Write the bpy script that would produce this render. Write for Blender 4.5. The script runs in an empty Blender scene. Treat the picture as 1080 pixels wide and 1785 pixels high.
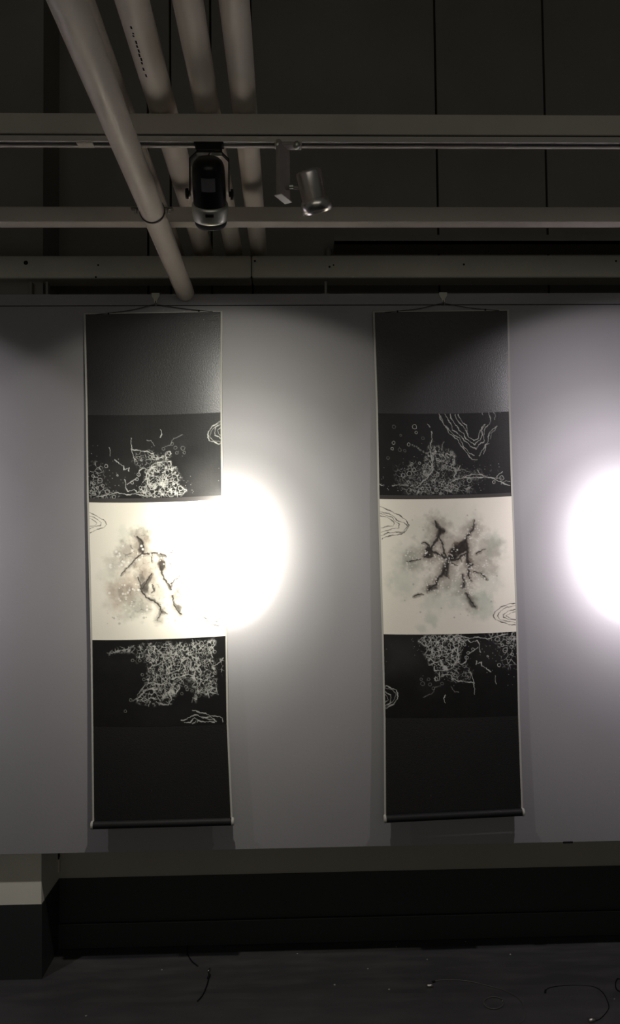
import bpy, bmesh, math, random
import numpy as np
from mathutils import Vector, Matrix

# ---------------------------------------------------------------- camera, world, exposure
S = bpy.context.scene
C = S.collection
F = 1400.0
CAM = Vector((0.0, 0.0, 1.5))
YAW, PITCH, ROLL = math.radians(1.64), math.radians(2.37), math.radians(0.65)
fw = Vector((math.sin(YAW) * math.cos(PITCH), math.cos(YAW) * math.cos(PITCH), math.sin(PITCH)))
r0 = Vector((math.cos(YAW), -math.sin(YAW), 0))
u0 = r0.cross(fw)
RT = r0 * math.cos(ROLL) - u0 * math.sin(ROLL)
UP = u0 * math.cos(ROLL) + r0 * math.sin(ROLL)
cd = bpy.data.cameras.new('camera'); cam = bpy.data.objects.new('camera', cd); C.objects.link(cam)
cd.sensor_fit = 'VERTICAL'; cd.sensor_height = 24.0; cd.lens = F / 1785 * 24.0
cd.clip_start = 0.02
M = Matrix.Identity(4)
for i in range(3):
    M[i][0] = RT[i]; M[i][1] = UP[i]; M[i][2] = -fw[i]; M[i][3] = CAM[i]
cam.matrix_world = M
S.camera = cam

W = bpy.data.worlds.new('world'); S.world = W; W.use_nodes = True
W.node_tree.nodes['Background'].inputs[0].default_value = (1.0, 0.97, 0.90, 1)
W.node_tree.nodes['Background'].inputs[1].default_value = 0.026
S.view_settings.view_transform = 'Standard'; S.view_settings.look = 'None'
S.view_settings.gamma = 1; S.view_settings.exposure = 0
S.view_settings.use_curve_mapping = False

# lamps: x of the lamp on the track, aim point on the panel, colour, (narrow W, wide W)
LAMPS = [
    (-1.50, (-1.53, 1.47), (1.0, 0.93, 0.985), 5000),
    (None, (-0.215, 1.475), (1.0, 0.972, 0.87), 5000),
    (1.16, (1.225, 1.475), (1.0, 0.93, 0.985), 5400),
]
# luminous intensity of the reflector against the angle off its axis (degrees, relative)
BEAM = [(0, 50.0), (3.5, 42.0), (5.5, 20.0), (7, 8.0), (8.2, 3.3), (10, 2.15), (11.5, 1.5), (13, 1.08), (15, .80), (16.5, .65), (19, .56), (23, .38), (27, .265), (31, .18), (35, .14), (39, .11), (43, .085), (46, .065), (48, .035), (50, .004), (52, 0)]
BACK_GLOW = 15.0     # power of the added fill light behind the camera

def at(x, y, Y):
    d = fw * F + RT * (x - 540) + UP * (892.5 - y)
    return CAM + d * ((Y - CAM.y) / d.y)
def zat(y, Y, x=540): return at(x, y, Y).z

# depths (metres from the camera plane along the room)
D_PANEL, D_PIL, D_WALL = 2.84, 2.892, 3.11
D_B1, D_B2, D_B3 = 1.925, 2.35, 2.845

# ---------------------------------------------------------------- materials
def mat(name, col, rough=0.6, metal=0.0, spec=0.5, bump=0.0, bscale=40, var=0.0, vscale=6, emit=None, coat=0.0):
    m = bpy.data.materials.new(name); m.use_nodes = True
    nt = m.node_tree; b = nt.nodes['Principled BSDF']
    b.inputs['Base Color'].default_value = (*col, 1)
    b.inputs['Roughness'].default_value = rough
    b.inputs['Metallic'].default_value = metal
    b.inputs['Specular IOR Level'].default_value = spec
    b.inputs['Coat Weight'].default_value = coat
    tc = nt.nodes.new('ShaderNodeTexCoord')
    if var > 0:
        n = nt.nodes.new('ShaderNodeTexNoise'); n.inputs['Scale'].default_value = vscale
        n.inputs['Detail'].default_value = 5
        nt.links.new(tc.outputs['Object'], n.inputs['Vector'])
        r = nt.nodes.new('ShaderNodeValToRGB')
        r.color_ramp.elements[0].position = 0.3; r.color_ramp.elements[1].position = 0.7
        r.color_ramp.elements[0].color = (*[c * (1 - var) for c in col], 1)
        r.color_ramp.elements[1].color = (*[min(1, c * (1 + var)) for c in col], 1)
        nt.links.new(n.outputs['Fac'], r.inputs['Fac'])
        nt.links.new(r.outputs['Color'], b.inputs['Base Color'])
    if bump > 0:
        n = nt.nodes.new('ShaderNodeTexNoise'); n.inputs['Scale'].default_value = bscale
        n.inputs['Detail'].default_value = 4
        nt.links.new(tc.outputs['Object'], n.inputs['Vector'])
        bp = nt.nodes.new('ShaderNodeBump'); bp.inputs['Strength'].default_value = bump
        bp.inputs['Distance'].default_value = 0.002
        nt.links.new(n.outputs['Fac'], bp.inputs['Height'])
        nt.links.new(bp.outputs['Normal'], b.inputs['Normal'])
    if emit:
        b.inputs['Emission Color'].default_value = (*emit[:3], 1)
        b.inputs['Emission Strength'].default_value = emit[3]
    return m

MT = dict(
    panel=mat('panel_paint', (0.305, 0.295, 0.305), 0.55, bump=0.12, bscale=120, var=0.03, vscale=3),
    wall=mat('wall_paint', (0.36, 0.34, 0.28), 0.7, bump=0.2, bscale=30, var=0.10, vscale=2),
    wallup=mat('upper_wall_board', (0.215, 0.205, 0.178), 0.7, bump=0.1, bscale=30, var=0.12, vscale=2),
    dado=mat('black_dado_paint', (0.022, 0.024, 0.024), 0.55, bump=0.2, bscale=50),
    pil=mat('pilaster_paint', (0.74, 0.72, 0.62), 0.7, bump=0.2, bscale=30, var=0.05),
    beam=mat('beam_paint', (0.52, 0.475, 0.415), 0.5, bump=0.15, bscale=60, var=0.08, vscale=5),
    duct=mat('duct_paint', (0.68, 0.66, 0.55), 0.38, bump=0.15, bscale=60, var=0.07, vscale=5),
    pipe=mat('pipe_paint', (0.74, 0.67, 0.57), 0.42, bump=0.08, bscale=60, var=0.05, vscale=8),
    track=mat('track_paint', (0.50, 0.47, 0.42), 0.5),
    black=mat('black_gloss', (0.006, 0.006, 0.006), 0.3, spec=0.3),
    matt=mat('black_matt', (0.008, 0.008, 0.008), 0.7, spec=0.2),
    chrome=mat('satin_chrome', (0.62, 0.63, 0.55), 0.42, metal=1.0),
    alu=mat('brushed_aluminium', (0.85, 0.82, 0.78), 0.28, metal=1.0),
    steel=mat('steel', (0.6, 0.58, 0.54), 0.3, metal=1.0),
    greybox=mat('grey_metal_paint', (0.30, 0.27, 0.25), 0.45),
    litbottom=mat('lit_box_bottom', (0.92, 0.88, 0.86), 0.45),  # whitened: light from below is put into this colour
    label=mat('grey_rating_label', (0.11, 0.11, 0.115), 0.4),
    glow=mat('lamp_lens', (0.8, 0.8, 0.8), 0.2, emit=(1, 0.95, 0.85, 6.0)),
    brocade=mat('dark_mounting_silk', (0.006, 0.0056, 0.0062), 0.38, spec=0.8, bump=0.2, bscale=260, var=0.10, vscale=9),
    edge=mat('ivory_edging', (0.46, 0.45, 0.40), 0.7),
    roller=mat('roller_silk', (0.010, 0.0095, 0.010), 0.6, spec=0.3, bump=0.2, bscale=260),
    strip=mat('charcoal_paper', (0.040, 0.036, 0.034), 0.5),
    cord=mat('dark_cord', (0.05, 0.045, 0.04), 0.7),
    hook=mat('ivory_plastic_hook', (0.62, 0.62, 0.52), 0.45),
    rubber=mat('cable_rubber', (0.006, 0.006, 0.007), 0.4),
    dullwire=mat('dull_wire', (0.16, 0.155, 0.15), 0.5, metal=0.6),
    rust=mat('dark_ring', (0.06, 0.045, 0.035), 0.6),
    paint_chip=mat('pale_grit', (0.35, 0.34, 0.32), 0.8),
)
# floor: dark painted concrete with scuffs and specks
def floor_mat():
    m = mat('floor_paint', (0.040, 0.039, 0.040), 0.40, bump=0.25, bscale=14)
    nt = m.node_tree; b = nt.nodes['Principled BSDF']
    tc = nt.nodes.new('ShaderNodeTexCoord')
    mp = nt.nodes.new('ShaderNodeMapping'); mp.inputs['Scale'].default_value = (3, 14, 1)
    n1 = nt.nodes.new('ShaderNodeTexNoise'); n1.inputs['Scale'].default_value = 1.6; n1.inputs['Detail'].default_value = 8
    nt.links.new(tc.outputs['Object'], mp.inputs[0]); nt.links.new(mp.outputs[0], n1.inputs['Vector'])
    r1 = nt.nodes.new('ShaderNodeValToRGB')
    r1.color_ramp.elements[0].position = 0.42; r1.color_ramp.elements[0].color = (0.054, 0.053, 0.054, 1)
    r1.color_ramp.elements[1].position = 0.78; r1.color_ramp.elements[1].color = (0.085, 0.082, 0.080, 1)
    nt.links.new(n1.outputs['Fac'], r1.inputs['Fac'])
    nt.links.new(r1.outputs['Color'], b.inputs['Base Color'])
    return m
MT['floor'] = floor_mat()

# ---------------------------------------------------------------- mesh helpers
class MB:
    def __init__(s): s.v = []; s.f = []; s.sm = []
    def add(s, vs, fs, smooth=False):
        o = len(s.v); s.v += [tuple(v) for v in vs]
        s.f += [tuple(i + o for i in f) for f in fs]; s.sm += [smooth] * len(fs)
    def box(s, x0, x1, y0, y1, z0, z1):
        vs = [(x, y, z) for x in (x0, x1) for y in (y0, y1) for z in (z0, z1)]
        s.add(vs, [(0, 1, 3, 2), (4, 6, 7, 5), (0, 4, 5, 1), (2, 3, 7, 6), (0, 2, 6, 4), (1, 5, 7, 3)])
    def obox(s, c, ax, ay, az):      # oriented box: centre + three half-axis vectors
        vs = [Vector(c) + ax * i + ay * j + az * k for i in (-1, 1) for j in (-1, 1) for k in (-1, 1)]
        s.add(vs, [(0, 1, 3, 2), (4, 6, 7, 5), (0, 4, 5, 1), (2, 3, 7, 6), (0, 2, 6, 4), (1, 5, 7, 3)])
    def lathe(s, prof, org, axis, n=40, up=None):   # prof: [(t, r)]
        a = Vector(axis).normalized(); org = Vector(org)
        up = Vector(up) if up else (Vector((1, 0, 0)) if abs(a.x) < 0.8 else Vector((0, 0, 1)))
        e1 = (up - a * up.dot(a)).normalized(); e2 = a.cross(e1)
        vs = []; fs = []
        for t, r in prof:
            for k in range(n):
                w = 2 * math.pi * k / n
                vs.append(org + a * t + (e1 * math.cos(w) + e2 * math.sin(w)) * max(r, 1e-5))
        for i in range(len(prof) - 1):
            for k in range(n):
                k2 = (k + 1) % n
                fs.append((i * n + k, i * n + k2, (i + 1) * n + k2, (i + 1) * n + k))
        s.add(vs, fs, True)
        if prof[0][1] > 1e-4: s.add(vs[:n], [tuple(range(n))[::-1]])
        if prof[-1][1] > 1e-4: s.add(vs[-n:], [tuple(range(n))])
    def tube(s, pts, r, n=8):
        pts = [Vector(p) for p in pts]; vs = []; fs = []; N = len(pts)
        e1 = None
        for i, p in enumerate(pts):
            t = (pts[min(i + 1, N - 1)] - pts[max(i - 1, 0)]).normalized()
            if e1 is None: e1 = t.orthogonal().normalized()
            e1 = (e1 - t * e1.dot(t)).normalized(); e2 = t.cross(e1)
            for k in range(n):
                w = 2 * math.pi * k / n
                vs.append(p + (e1 * math.cos(w) + e2 * math.sin(w)) * r)
        for i in range(N - 1):
            for k in range(n):
                k2 = (k + 1) % n
                fs.append((i * n + k, i * n + k2, (i + 1) * n + k2, (i + 1) * n + k))
        fs.append(tuple(range(n))[::-1]); fs.append(tuple((N - 1) * n + k for k in range(n)))
        s.add(vs, fs, True)
    def build(s, name, m, parent=None, bevel=0.0):
        off = parent_origin(parent)
        me = bpy.data.meshes.new(name)
        me.from_pydata([(v[0] - off[0], v[1] - off[1], v[2] - off[2]) for v in s.v], [], s.f)
        bm = bmesh.new(); bm.from_mesh(me)
        bmesh.ops.recalc_face_normals(bm, faces=bm.faces)
        bm.to_mesh(me); bm.free()
        if len(s.sm) == len(me.polygons): me.polygons.foreach_set('use_smooth', s.sm)
        me.materials.append(m); me.update()
        o = bpy.data.objects.new(name, me); C.objects.link(o)
        if parent: o.parent = parent
        if bevel:
            b = o.modifiers.new('bevel', 'BEVEL'); b.width = bevel; b.segments = 2; b.limit_method = 'ANGLE'
        return o
ORG = {}
def parent_origin(p):
    if p is None: return (0, 0, 0)
    return ORG.get(p.name, parent_origin(p.parent) if p.parent else (0, 0, 0))
def tag(o, label=None, cat=None, group=None, kind=None):
    if label: o['label'] = label
    if cat: o['category'] = cat
    if group: o['group'] = group
    if kind: o['kind'] = kind
    return o
def thing(name, loc, label, cat, group=None):
    o = bpy.data.objects.new(name, None); C.objects.link(o); o.location = loc
    o.empty_display_size = 0.05
    ORG[o.name] = tuple(loc)
    return tag(o, label, cat, group)
def smoothcurve(pts, k=8):
    pts = [Vector(p) for p in pts]; out = []
    for i in range(len(pts) - 1):
        p0 = pts[max(i - 1, 0)]; p1 = pts[i]; p2 = pts[i + 1]; p3 = pts[min(i + 2, len(pts) - 1)]
        for j in range(k):
            t = j / k
            out.append(0.5 * ((2 * p1) + (p2 - p0) * t + (2 * p0 - 5 * p1 + 4 * p2 - p3) * t * t + (3 * p1 - p0 - 3 * p2 + p3) * t ** 3))
    out.append(pts[-1]); return out

# ---------------------------------------------------------------- structure
XL, XR = -3.2, 3.6
ZTOP = 4.2
b = MB(); b.box(XL, XR, -3.5, D_WALL, -0.05, 0); tag(b.build('floor', MT['floor']), kind='structure')
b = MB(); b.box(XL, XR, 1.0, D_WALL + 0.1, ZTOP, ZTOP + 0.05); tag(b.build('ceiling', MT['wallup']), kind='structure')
z_dado = zat(1521, D_WALL)
z_split = 2.3
# lower back wall (paint), upper back wall of dark boards with seams
b = MB(); b.box(XL, XR, D_WALL, D_WALL + 0.1, z_dado, z_split); tag(b.build('wall_back', MT['wall']), kind='structure')
b = MB(); b.box(XL, XR, D_WALL - 0.004, D_WALL + 0.1, 0, z_dado); tag(b.build('wall_back_dado', MT['dado']), kind='structure')
b = MB()
seams = [at(px, 100, D_WALL).x for px in (-120, 258, 297, 367, 437, 757, 945, 1130)]
xs = [XL] + seams + [XR]
for a_, c_ in zip(xs[:-1], xs[1:]):
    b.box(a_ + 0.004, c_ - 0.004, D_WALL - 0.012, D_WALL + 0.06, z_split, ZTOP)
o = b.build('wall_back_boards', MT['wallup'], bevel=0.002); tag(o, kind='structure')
b = MB(); b.box(XL, XR, D_WALL + 0.06, D_WALL + 0.1, z_split, ZTOP); tag(b.build('trim_1', MT['matt']), kind='structure')
b = MB(); b.box(XL, XR, D_WALL - 0.018, D_WALL - 0.004, 0, zat(1597, D_WALL)); tag(b.build('baseboard_back', MT['dado'], bevel=0.003), kind='structure')
# pilaster at the left
xp = at(72, 1600, D_PIL).x
b = MB(); b.box(-1.75, xp, D_PIL, D_WALL, z_dado, 2.3); tag(b.build('wall_left', MT['pil']), kind='structure')
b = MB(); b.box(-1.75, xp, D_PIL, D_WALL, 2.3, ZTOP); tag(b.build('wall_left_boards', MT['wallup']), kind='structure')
b = MB(); b.box(-1.75, xp + 0.003, D_PIL - 0.003, D_WALL, 0, z_dado); tag(b.build('wall_left_dado', MT['dado']), kind='structure')

# ---------------------------------------------------------------- display panel
z_pb = zat(1478, D_PANEL); z_pt = zat(512, D_PANEL)
p = thing('display_panel', (0.2, D_PANEL, z_pb), 'long grey painted display panel carrying both hanging scrolls', 'display panel')
b = MB(); z_seam = zat(532, D_PANEL)
b.box(-2.6, 3.0, D_PANEL, D_PIL - 0.004, z_pb, z_seam - 0.0015); b.build('panel_board', MT['panel'], p, bevel=0.001)
b = MB(); b.box(-2.6, 3.0, D_PANEL, D_PIL - 0.004, z_seam + 0.0015, z_pt); b.build('top_rail', MT['panel'], p, bevel=0.001)
for px, py in ((83, 505), (567, 497), (55, 495)):
    q = at(px, py, D_PANEL + 0.03)
    b = MB(); b.box(q.x - 0.004, q.x + 0.004, D_PANEL + 0.02, D_PANEL + 0.045, z_pt, z_pt + 0.052)
    b.box(q.x - 0.012, q.x + 0.012, D_PANEL + 0.015, D_PANEL + 0.05, z_pt, z_pt + 0.006)
    b.build('hanger', MT['wallup'], p)

# small dark stub under the panel and a conduit near the pilaster
q = at(97, 1505, 3.07)
t = thing('wall_conduit', (q.x, D_WALL, q.z), 'short pale vertical conduit on the back wall beside the pilaster', 'conduit')
b = MB(); b.lathe([(0, .006), (.055, .006)], (q.x, D_WALL - .0065, zat(1519, D_WALL, 97)), (0, 0, 1), 16); b.build('pipe', MT['beam'], t)
b = MB(); b.box(q.x - .014, q.x + .005, D_WALL - .016, D_WALL, zat(1519, D_WALL, 97) + .05, zat(1519, D_WALL, 97) + .075); b.build('bracket', MT['matt'], t)
q = at(990, 1469, D_PANEL)
b = MB(); b.box(q.x - .018, q.x + .016, D_PANEL - .002, D_PANEL + .03, z_pb - .004, z_pb + .003)
tag(b.build('black_clip', MT['matt'], bevel=.001), 'small black clip under the bottom edge of the grey panel', 'clip')

# ---------------------------------------------------------------- ceiling steelwork
def beam(name, d0, d1, z0, z1, m, label, cat, bev=0.003, x0=XL, x1=XR):
    b = MB(); b.box(x0, x1, d0, d1, z0, z1)
    return tag(b.build(name, m, bevel=bev), label, cat)
zb1a, zb1b = zat(234, D_B1), zat(198, D_B1)
beam('steel_beam', D_B1, D_B1 + .05, zb1a, zb1b, MT['beam'], 'square steel beam directly above the lighting track, topmost of the beams', 'beam')
zb2a, zb2b = zat(386.5, D_B2), zat(360, D_B2)
beam('steel_beam', D_B2, D_B2 + .047, zb2a, zb2b, MT['beam'], 'square steel beam behind the two spotlights, its pale underside showing', 'beam')
zb3a, zb3b = zat(484, D_B3), zat(444.5, D_B3)
du = thing('metal_duct', (0.2, D_B3, zb3a), 'wide painted metal duct running just above the grey display panel', 'duct')
b = MB(); xj = at(438, 470, D_B3).x
b.box(XL, xj - .001, D_B3, D_B3 + .095, zb3a, zb3b); b.build('duct_section', MT['duct'], du, bevel=.008)
b = MB(); b.box(xj + .001, XR, D_B3, D_B3 + .095, zb3a, zb3b); b.build('duct_section', MT['duct'], du, bevel=.008)
for px, py, r in ((45, 458, .008), (171, 462, .0035), (167, 483, .0035), (444, 455, .004), (574, 465, .004), (581, 462, .003), (808, 461, .004), (1073, 455, .004), (438, 483, .003)):
    q = at(px, py, D_B3)
    b = MB(); b.lathe([(0, r), (.0012, r * .9)], (q.x, D_B3 + .0002, q.z), (0, -1, 0), 14); b.build('screw', MT['matt'], du)

# cable tray and brackets in the dark gap behind
zt = zat(428, 3.0)
tr = thing('cable_tray', (1.3, 3.0, zt), 'dark metal cable tray in the gap between beam and duct at right', 'cable tray')
b = MB(); x0 = at(582, 425, 3.0).x; b.box(x0, XR, 2.985, 3.09, zt, zt + .012); b.box(x0, XR, 2.985, 2.99, zt, zt + .035)
b.build('tray', MT['wallup'], tr)
b = MB(); q = at(573, 425, 3.05); b.lathe([(0, .012), (.13, .012)], (q.x, 3.08, zb3b - .02), (0, 0, 1), 20)
tag(b.build('vertical_conduit', MT['wallup']), 'dark vertical conduit rising on the back wall behind the silver spotlight', 'conduit')

# lighting track under beam 1
zt0 = zat(247, D_B1); zt1 = zb1a - .002
D_T = D_B1 + .012
tk = thing('lighting_track', (0.2, D_T, zt0), 'long pale lighting track with a dark slot fixed beneath the upper beam', 'lighting track')
b = MB()
w = .034
b.box(XL, XR, D_B1, D_B1 + .006, zt0, zt1); b.box(XL, XR, D_B1 + w - .010, D_B1 + w, zt0, zt1); b.box(XL, XR, D_B1, D_B1 + w, zt1 - .004, zt1)
b.build('rail', MT['track'], tk, bevel=.001)
b = MB(); b.box(XL, XR, D_B1 + .0065, D_B1 + w - .0105, zt0 + .004, zt1 - .0045); b.build('slot', MT['matt'], tk)
b = MB(); q = at(146, 250, D_B1); b.box(q.x - .020, q.x + .020, D_B1 + .004, D_B1 + w - .004, zt0 - .003, zt0 + .002); b.build('joint_cover', MT['beam'], tk, bevel=.002)
D_T = D_B1 + w / 2

# pipes --------------------------------------------------------------
def pipe(px, py, zc, r, d0, d1, label):
    d = 1400 * (zc - 1.5) / 1.0
    # lateral position from one pixel on the centre line: find depth where the pipe is at py
    lo, hi = 0.5, 4.0
    for _ in range(50):
        mid = (lo + hi) / 2
        if at(px, py, mid).z > zc: hi = mid
        else: lo = mid
    x = at(px, py, lo).x
    t = thing('ceiling_pipe', (x, d1, zc), label, 'pipe', 'pipes under the ceiling')
    b = MB(); b.lathe([(0, r), (d1 - d0, r)], (x, d0, zc), (0, 1, 0), 56); b.build('pipe', MT['pipe'], t)
    return t, x
zc1 = zat(506, D_PANEL)
zc1 = zat(525.5, D_PANEL - .003, 325) + .032
t1, xp1 = pipe(321, 506, zc1, .032, 0.2, D_PANEL - .003, 'lowest pale pipe crossing in front of the beams to the display panel')
zc2 = zb1b + .034
def xpipe(px, py, r, label, d1=D_WALL - .012): return pipe(px, py, zb1b + r + .001, r, 0.2, d1, label)
xpipe(211, 197, .033, 'pale pipe half hidden above the lowest pipe, leftmost of the upper pipes')
t2, xp2 = xpipe(286, 197, .034, 'pale pipe with small black printed marks along its underside')
t3, xp3 = xpipe(363, 197, .031, 'pale pipe passing above the black spotlight, middle of the upper three')
xpipe(427, 197, .031, 'pale pipe between the black spotlight and silver spotlight, rightmost of all')
# printing marks on pipe 2
b = MB(); rz = zb1b + .035 - .034; random.seed(4)
d = 1.60
while d < 1.77:
    l = random.choice([.006, .009, .012, .005])
    sx = random.uniform(-.0012, .0012)
    cx = xp2 - .008
    zz = lambda dx: (zb1b + .035) - math.sqrt(.034 ** 2 - (cx + dx - xp2) ** 2) - .0004
    b.add([(cx - .002 + sx, d, zz(-.002)), (cx + .002 + sx, d, zz(.002)), (cx + .002 + sx, d + l, zz(.002)), (cx - .002 + sx, d + l, zz(-.002))], [(0, 1, 2, 3)])
    d += l + random.choice([.003, .005, .012])
b.build('printed_mark', MT['matt'], t2)
# pipe clamp on lowest pipe
lo, hi = 0.5, 4.0
for _ in range(50):
    mid = (lo + hi) / 2
    if at(268, 388, mid).z > zc1 - .032: hi = mid
    else: lo = mid
dcl = lo
b = MB(); pts = [(xp1 + .0335 * math.cos(a), dcl, zc1 + .0335 * math.sin(a)) for a in [2 * math.pi * k / 48 for k in range(49)]]
for i in range(48):
    a, c = Vector(pts[i]), Vector(pts[i + 1]); m_ = (a + c) / 2; dr = (c - a) / 2
    b.obox(m_, dr * 1.02, Vector((0, .0028, 0)), (m_ - Vector((xp1, dcl, zc1))).normalized() * .0012)
b.box(xp1 - .056, xp1 - .033, dcl - .008, dcl + .008, zc1 + .004, zc1 + .0065)
b.box(xp1 + .033, xp1 + .056, dcl - .008, dcl + .008, zc1 + .004, zc1 + .0065)
cl = b.build('clamp', MT['rust'], t1)
for sx in (-1, 1):
    b = MB(); b.lathe([(0, .0045), (.012, .0045)], (xp1 + sx * .044, dcl, zc1 + .0065 - .014), (0, 0, 1), 6)
    b.build('bolt', MT['steel'], cl)
# short strut carrying the clamp, fixed on the beam
b = MB(); b.box(xp1 - .016, xp1 + .016, dcl - .01, D_B2 + .02, zc1 + .034, zc1 + .038); b.box(xp1 - .008, xp1 + .008, D_B2 + .004, D_B2 + .012, zc1 + .036, zb2a + .0005); b.build('hanger_plate', MT['beam'], t1)

# ---------------------------------------------------------------- track lamps
def black_lamp(x, aim, col, pw, label, group='black spotlights on the track'):
    org = Vector((x, D_T, zt0))
    t = thing('track_spotlight', org, label, 'spotlight', group)
    piv = Vector((x, D_T, zt0 - .123))
    ax = (Vector((aim[0], D_PANEL, aim[1])) - piv).normalized()
    side = Vector((0, 0, 1)).cross(ax).normalized(); side = -side
    if side.x < 0: side = -side
    b = MB(); b.box(x - .036, x + .036, D_T - .0155, D_T + .0155, zt0 - .004, zt0 + .004); b.box(x - .031, x + .031, D_T - .0155, D_T + .0155, zt0 - .020, zt0 - .004)
    b.build('track_adapter', MT['matt'], t, bevel=.002)
    # yoke
    h = .0475
    pts = [(-h, 0), (-h, .085), (-h + .016, .101), (h - .016, .101), (h, .085), (h, 0)]
    b = MB()
    for (a0, z0_), (a1, z1_) in zip(pts[:-1], pts[1:]):
        A = piv + side * a0 + Vector((0, 0, z0_)); B_ = piv + side * a1 + Vector((0, 0, z1_))
        dr = (B_ - A) / 2; nrm = dr.cross(Vector(side).cross(Vector((0, 0, 1)))).normalized()
        b.obox((A + B_) / 2, dr * 1.03, side.cross(Vector((0, 0, 1))).normalized() * .008, nrm * .0013)
    b.build('yoke', MT['matt'], t)
    prof = [(-.086, 0), (-.086, .018), (-.083, .027), (-.077, .034), (-.068, .038), (-.055, .0395), (.024, .0405)]
    b = MB(); b.lathe(prof, piv, ax, 64); hd = b.build('lamp_body', MT['black'], t)
    b = MB(); b.lathe([(.022, .0405), (.024, .0440), (.030, .0452), (.056, .0440), (.062, .0425), (.064, .038)], piv, ax, 64); b.build('chrome_ring', MT['chrome'], t)
    b = MB(); b.lathe([(.062, .0395), (.066, .0405), (.074, .0390), (.078, .0365), (.078, .032), (.068, .031)], piv, ax, 64); b.build('front_rim', MT['matt'], t)
    b = MB(); b.lathe([(.066, .0305), (.067, .0305), (.067, 0.0001)], piv, ax, 48); b.build('lens', MT['glow'], t)
    # label and window plate on the side that faces the room
    dn = side.cross(ax).normalized()
    if dn.z > 0: dn = -dn
    b = MB(); n = 10; vs = []
    for tt in (-.052, -.020):
        for k in range(n + 1):
            a_ = math.radians(-24 + 48 * k / n)
            vs.append(piv + ax * tt + (dn * math.cos(a_) + side * math.sin(a_)) * .0409)
    b.add(vs, [(k, k + 1, n + 2 + k, n + 1 + k) for k in range(n)]); b.build('rating_label', MT['label'], hd)
    b = MB(); b.obox(piv + ax * .036 + dn * .0455, ax * .0035, side * .010, dn * .001); b.build('latch', MT['matt'], t)
    for s_ in (-1, 1):
        b = MB(); b.lathe([(0, .007), (.004, .007), (.004, .0125), (.010, .0125), (.011, .011)], piv + side * s_ * .0475, side * s_, 28); b.build('knob', MT['matt'], t)
    b = MB(); b.tube(smoothcurve([(x + .006, D_T - .004, zt0 - .018), (x - .005, D_T - .012, zt0 - .035), piv - ax * .06 - side * .022 + Vector((0, -.0, .028)), piv - ax * .075 - side * .016]), .0017, 8)
    b.build('cable', MT['rubber'], t)
    l = bpy.data.lights.new('spot_beam', 'SPOT'); l.energy = pw; l.color = col; l.spot_size = math.radians(112); l.spot_blend = .02; l.shadow_soft_size = .022
    l.use_nodes = True; nt = l.node_tree; em = nt.nodes['Emission']
    tc = nt.nodes.new('ShaderNodeTexCoord'); sp = nt.nodes.new('ShaderNodeSeparateXYZ'); 
    ml = nt.nodes.new('ShaderNodeVectorMath'); ml.operation = 'MULTIPLY'; ml.inputs[1].default_value = (.88, 1, 1)   # slightly oval beam
    nm = nt.nodes.new('ShaderNodeVectorMath'); nm.operation = 'NORMALIZE'
    nt.links.new(tc.outputs['Normal'], ml.inputs[0]); nt.links.new(ml.outputs[0], nm.inputs[0]); nt.links.new(nm.outputs[0], sp.inputs[0])
    ab = nt.nodes.new('ShaderNodeMath'); ab.operation = 'ABSOLUTE'; nt.links.new(sp.outputs['Z'], ab.inputs[0])
    ac = nt.nodes.new('ShaderNodeMath'); ac.operation = 'ARCCOSINE'; nt.links.new(ab.outputs[0], ac.inputs[0])
    dv = nt.nodes.new('ShaderNodeMath'); dv.operation = 'DIVIDE'; nt.links.new(ac.outputs[0], dv.inputs[0]); dv.inputs[1].default_value = math.radians(52)
    rp = nt.nodes.new('ShaderNodeValToRGB'); nt.links.new(dv.outputs[0], rp.inputs[0]); el = rp.color_ramp.elements
    for k_, (dg, v_) in enumerate(BEAM):
        e_ = el[0] if k_ == 0 else (el[-1] if k_ == len(BEAM) - 1 else el.new(dg / 52))
        e_.position = dg / 52; e_.color = (v_ / 50, v_ / 50, v_ / 50, 1)
    nt.links.new(rp.outputs['Color'], em.inputs['Strength'])
    lo_ = bpy.data.objects.new('spot_beam', l); C.objects.link(lo_)
    lo_.parent = t; lo_.location = piv + ax * .105 - org
    lo_.rotation_mode = 'QUATERNION'; lo_.rotation_quaternion = ax.to_track_quat('-Z', 'Y')
    return t
xb = at(365, 337, D_T).x
labs = ['black track spotlight beyond the left scroll, on the left end of the track',
        'black track spotlight with chrome ring hanging beside the silver spotlight',
        'black track spotlight lighting the wall right of the right scroll']
for i, (x, aim, col, pw) in enumerate(LAMPS):
    black_lamp(xb if x is None else x, aim, col, pw, labs[i])

# silver lamp (unlit)
q = at(500, 255, D_T)
t = thing('track_spotlight', (q.x, D_T, zt0), 'silver cylinder spotlight hanging from a slim grey box on the track', 'spotlight')
rot = math.radians(62)
dx = Vector((math.cos(rot), math.sin(rot), 0)); dy = Vector((-math.sin(rot), math.cos(rot), 0))
zb = zat(341, D_T - .02)
cb = at(493, 300, D_T)
b = MB(); hz = (zt0 + .002 - zb) / 2
b.obox((cb.x, D_T, zb + hz + .0015), dx * .027, dy * .0055, Vector((0, 0, hz)))
b.build('gear_box', MT['greybox'], t, bevel=.0015)
b = MB(); b.obox((cb.x, D_T, zb + .0005), dx * .027, dy * .0098, Vector((0, 0, .001)))
b2 = b.build('lit_bottom', MT['litbottom'], t)  # bottom face of the gear box, its wall-bounce light painted as white
b = MB(); b.box(q.x - .030, q.x + .036, D_T - .015, D_T + .015, zt0 - .006, zt0 + .004); b.build('track_adapter', MT['greybox'], t, bevel=.002)
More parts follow.
